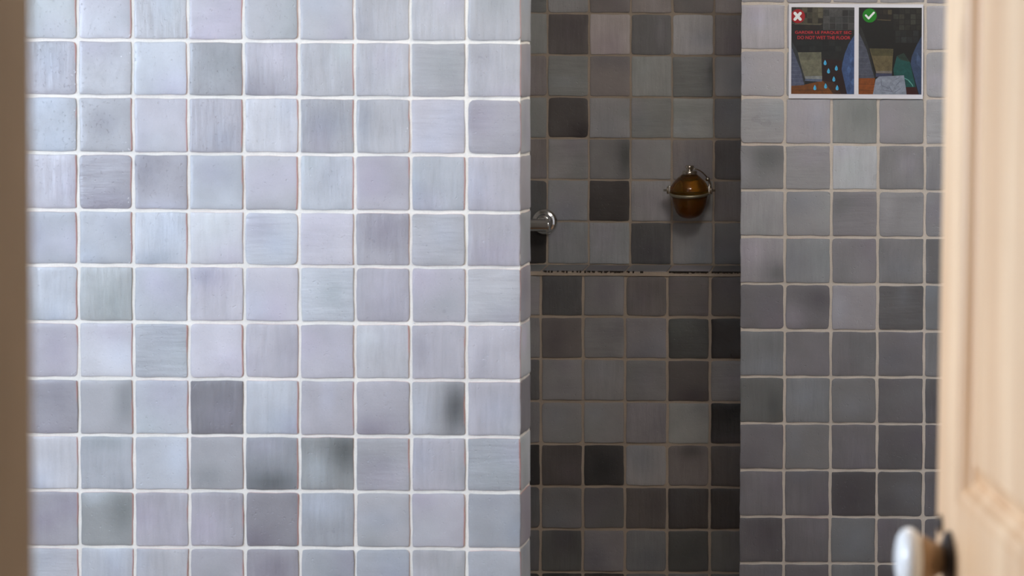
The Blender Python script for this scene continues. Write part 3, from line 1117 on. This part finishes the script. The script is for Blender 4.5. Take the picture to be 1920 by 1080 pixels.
def circ(cx, cy, r, n=48): return [(cx + r * math.cos(2 * math.pi * k / n), cy + r * math.sin(2 * math.pi * k / n)) for k in range(n)]


def bar(ax, ay, bx, by, wd, n=8):
    a = math.atan2(by - ay, bx - ax)
    p = [(bx + wd * math.cos(a + t), by + wd * math.sin(a + t)) for t in [math.pi * (k / n - .5) for k in range(n + 1)]]
    p += [(ax + wd * math.cos(a + t), ay + wd * math.sin(a + t)) for t in [math.pi * (k / n + .5) for k in range(n + 1)]]
    return p


def flat(name, col, rough=.35):
    return plain_mat(name, col, rough, amt=.03)


M_RED = flat('print_red', rgb(150, 4, 16, 1.1))
M_GREEN = flat('print_green', rgb(6, 118, 8, 1.1))
M_WHITE = flat('print_white', (0.82, 0.84, 0.84, 1))
M_DROP = flat('print_sky_blue', rgb(62, 152, 190, 1.35))
M_DROPS = flat('print_deep_blue', rgb(24, 116, 168, 1.35))
M_TEXT = flat('print_text_red', rgb(178, 40, 46, 1.1))
M_TEXTB = flat('print_text_shadow', rgb(72, 8, 12, 1.5))


def badge(name, cx, cy, mat_disc, bars, label):
    o = sign_part(name, [(clip_poly(circ(cx, cy, 71), 130, 72, 1450, 950), (1, 1, 1))], mat_disc, .0020, label)
    k = sign_part('symbol', [(bar(*b), (1, 1, 1)) for b in bars], M_WHITE, .0022, 'white mark')
    k.parent = o
    return o


badge('cross_badge', 197, 163, M_RED, [(166, 134, 220, 195, 15), (220, 134, 166, 195, 15)], 'red disc with a white cross')
badge('check_badge', 922, 153, M_GREEN, [(884, 152, 912, 182, 10), (912, 182, 965, 124, 10)], 'green disc with a white tick')
for (cx, cy) in [(473, 630), (587, 685), (508, 714), (562, 796), (479, 867), (370, 884), (596, 884)]:
    pts = []
    for k in range(40):
        t = 2 * math.pi * k / 40
        yy = -math.cos(t)
        xx = math.sin(t) * (math.sin(t / 2) ** 1.25)
        pts.append((cx + 20 * xx, cy + 27 * yy))
    dr = sign_part('water_drop', [(pts, (1, 1, 1))], M_DROP, .0020)
    hl = sign_part('drop_shade', [([(cx + 7 + 4 * math.cos(q), cy + 6 + 9 * math.sin(q)) for q in [2 * math.pi * k / 16 for k in range(16)]], (1, 1, 1))], M_DROPS, .0022)
    hl.parent = dr


def text_part(s, x0, x1, y0, y1, mt, d, name, off=0.0, dx=0, dy=0):
    cu = bpy.data.curves.new(name, 'FONT')
    cu.body = s
    cu.offset = off
    ob = bpy.data.objects.new(name, cu)
    COL.objects.link(ob)
    dg = bpy.context.evaluated_depsgraph_get()
    me = bpy.data.meshes.new_from_object(ob.evaluated_get(dg))
    bpy.data.objects.remove(ob)
    xs = [v.co.x for v in me.vertices]
    ys = [v.co.y for v in me.vertices]
    ax, bx, ay, by = min(xs), max(xs), min(ys), max(ys)
    for v in me.vertices:
        X = x0 + dx + (v.co.x - ax) / (bx - ax) * (x1 - x0)
        Y = y1 + dy - (v.co.y - ay) / (by - ay) * (y1 - y0)
        v.co = _sheet(X, Y, d) - sign_root.location
    me.materials.clear()
    me.materials.append(mt)
    o = bpy.data.objects.new(name, me)
    COL.objects.link(o)
    o.parent = sign_root
    return o


for (s_, x0, x1, y0, y1) in [('GARDER LE PARQUET SEC', 168, 742, 312, 346), ('DO NOT WET THE FLOOR', 192, 732, 362, 396)]:
    back = sign_part('text_band', [([(x0 - 8, y0 - 6), (x1 - 2, y0 - 6), (x1 - 2, y1 + 8), (x0 - 8, y1 + 8)], (1, 1, 1))], flat('print_band', rgb(36, 14, 14, 1.0)), .00195)
    t = text_part(s_, x0, x1 - 4, y0, y1, M_TEXT, .0022, 'lettering', .012)
    t['label'] = 'red capital lettering'
    t2 = back

# ================================================================== amber soap dispenser on the back wall
U_ = 5.60 / F / 7.2            # metres per drawing unit of the dispenser
dc = at(1200 + 668 / 7.2, 280 + 555 / 7.2, 5.592)
disp = empty('soap_dispenser', dc)
tag(disp, 'round amber glass soap dispenser in a metal ring on the dark shower wall', 'soap dispenser')


def dz(y): return (555 - y) * U_


def dpart(name, fn, mt, parent=disp, smooth=True, label=None):
    b = bmesh.new()
    fn(b)
    o = mesh_obj(name, b, mt, parent, smooth)
    if label: o['label'] = label
    return o


prof = [(0, 936), (40, 935), (90, 925), (140, 898), (180, 850), (212, 780), (230, 710), (240, 650), (250, 600), (262, 580), (266, 560), (262, 525), (252, 500),
        (225, 455), (190, 415), (150, 378), (118, 350), (100, 338), (92, 330)]
dpart('glass_bowl', lambda b: lathe(b, [(r * U_, dz(y)) for r, y in prof], seg=64), M_GLASS, label='amber glass bowl')
soap = [(0, 915), (60, 905), (120, 880), (165, 830), (195, 765), (212, 700), (222, 640), (0, 640)]
M_SOAP = plain_mat('liquid_soap', (0.50, 0.20, 0.025, 1), 0.2)
M_SOAP.node_tree.nodes['Principled BSDF'].inputs['Transmission Weight'].default_value = 0.5
dpart('liquid_soap', lambda b: lathe(b, [(r * U_, dz(y)) for r, y in soap], seg=48, cap=False), M_SOAP, label='amber liquid soap')
cap = dpart('filler_cap', lambda b: lathe(b, [(92 * U_, dz(352)), (101 * U_, dz(350)), (102 * U_, dz(300)), (92 * U_, dz(290)), (48 * U_, dz(286)), (44 * U_, dz(268)), (58 * U_, dz(250)), (60 * U_, dz(228)), (48 * U_, dz(214)), (0, dz(211))], seg=40), M_NICKEL, label='aged nickel cap')


# ring round the belly, open towards the top: a flat metal strap
def strap(b):
    R0, R1 = 269 * U_, 277 * U_
    z0, z1 = dz(608), dz(566)
    tl = math.tan(math.radians(9))
    n = 64
    rings = []
    for k in range(n):
        a = 2 * math.pi * k / n
        c, s_ = math.cos(a), math.sin(a)
        rings.append([b.verts.new((c * R0 * .965, s_ * R0 * .965, z0 + s_ * R1 * tl)), b.verts.new((c * R1 * .965, s_ * R1 * .965, z0 + s_ * R1 * tl)), b.verts.new((c * R1, s_ * R1, z1 + s_ * R1 * tl)), b.verts.new((c * R0, s_ * R0, z1 + s_ * R1 * tl))])
    for k in range(n):
        A_, B_ = rings[k], rings[(k + 1) % n]
        for q in range(4): b.faces.new((A_[q], A_[(q + 1) % 4], B_[(q + 1) % 4], B_[q]))


dpart('ring_band', strap, plain_mat('pale_refraction_metal', (0.42, 0.38, 0.28, 1), 0.45, 0.8, 0.1, 60), label='metal band coloured pale for the light refracted in the glass')  # real ring, its pale tone paints the refraction seen in the glass
WY = 5.66 - dc.y - .0035
dpart('wall_bracket', lambda b: (add_box(b, (-.012, 268 * U_, dz(640)), (.012, WY - .003, dz(560)), .002),
                                 lathe(b, [(.026, 0), (.026, .003), (.022, .005)], (0, WY, dz(600)), (0, -1, 0), 36)), M_NICKEL)
for sgn in (-1, 1):
    dpart('pivot_screw', lambda b: (lathe(b, [(.0045, 262 * U_), (.0045, 285 * U_), (.0095, 287 * U_), (.0095, 300 * U_), (.007, 306 * U_), (.0028, 310 * U_), (.0028, 350 * U_), (0, 352 * U_)], (0, 0, dz(555)), (sgn, 0, 0), 24),
                                   add_box(b, (sgn * 268 * U_ - .003, -.008, dz(600)), (sgn * 268 * U_ + .003, .008, dz(490)), .001)), M_NICKEL)
ch = []
for k in range(15):
    t = k / 14
    x = 60 + (250 - 60) * t
    y = 262 + (420 - 262) * (t ** 1.9)
    ch.append((x * U_, -.004 + .03 * t, dz(y)))
ch += [(268 * U_, .032, dz(470)), (272 * U_, .03, dz(540))]
dpart('retaining_wire', lambda b: tube(b, ch, .0016, 8), M_NICKEL)
dpart('wire_clip', lambda b: (lathe(b, [(0, 0), (.005, .001), (.0055, .004), (.003, .007), (0, .0075)], (235 * U_, .020, dz(405)), (0, -1, 0), 20),
                              tube(b, [(235 * U_, .020, dz(405)), (245 * U_, .026, dz(440)), (262 * U_, .024, dz(500)), (268 * U_, .02, dz(560))], .0022, 8)), M_NICKEL)

# ================================================================== chrome shower mixer
mc = at(1022, 415.5, Y_U)
mix = empty('shower_mixer', (mc.x, Y_U - .003, mc.z))
tag(mix, 'chrome shower mixer bar and round wall flange, half hidden behind the bright partition', 'shower mixer')


def mpart(name, fn, label=None, mt=M_CHROME):
    b = bmesh.new()
    fn(b)
    return mesh_obj(name, b, mt, mix, True)


PX = 5.62 / F
mpart('wall_flange', lambda b: lathe(b, [(24.5 * PX, 0), (25 * PX, .003), (24 * PX, .007), (20 * PX, .011), (17 * PX, .012), (15.5 * PX, .013), (14.5 * PX, .018), (13 * PX, .022), (11.5 * PX, .024)], (0, 0, 0), (0, -1, 0), 64))
mpart('inlet_elbow', lambda b: lathe(b, [(11.5 * PX, .020), (11.5 * PX, .045), (10 * PX, .05)], (0, 0, 0), (0, -1, 0), 48))
mpart('valve_bar', lambda b: lathe(b, [(0, .0325), (.0142, .0325), (.0155, .031), (.0158, .029), (.0158, -.26), (.0165, -.262), (.0165, -.274), (.015, -.278), (0, -.278)],
                                   (-.008, -.060, -.0045), (1, 0, 0), 48))
mpart('control_handle', lambda b: lathe(b, [(0, -.279), (.020, -.279), (.022, -.284), (.022, -.325), (.019, -.332), (0, -.332)], (-.012, -.060, -.0045), (1, 0, 0), 32))
mpart('wall_flange', lambda b: lathe(b, [(24.5 * PX, 0), (25 * PX, .003), (24 * PX, .007), (20 * PX, .011), (15 * PX, .013), (11.5 * PX, .024), (11.5 * PX, .05)], (-.15, 0, 0), (0, -1, 0), 48))
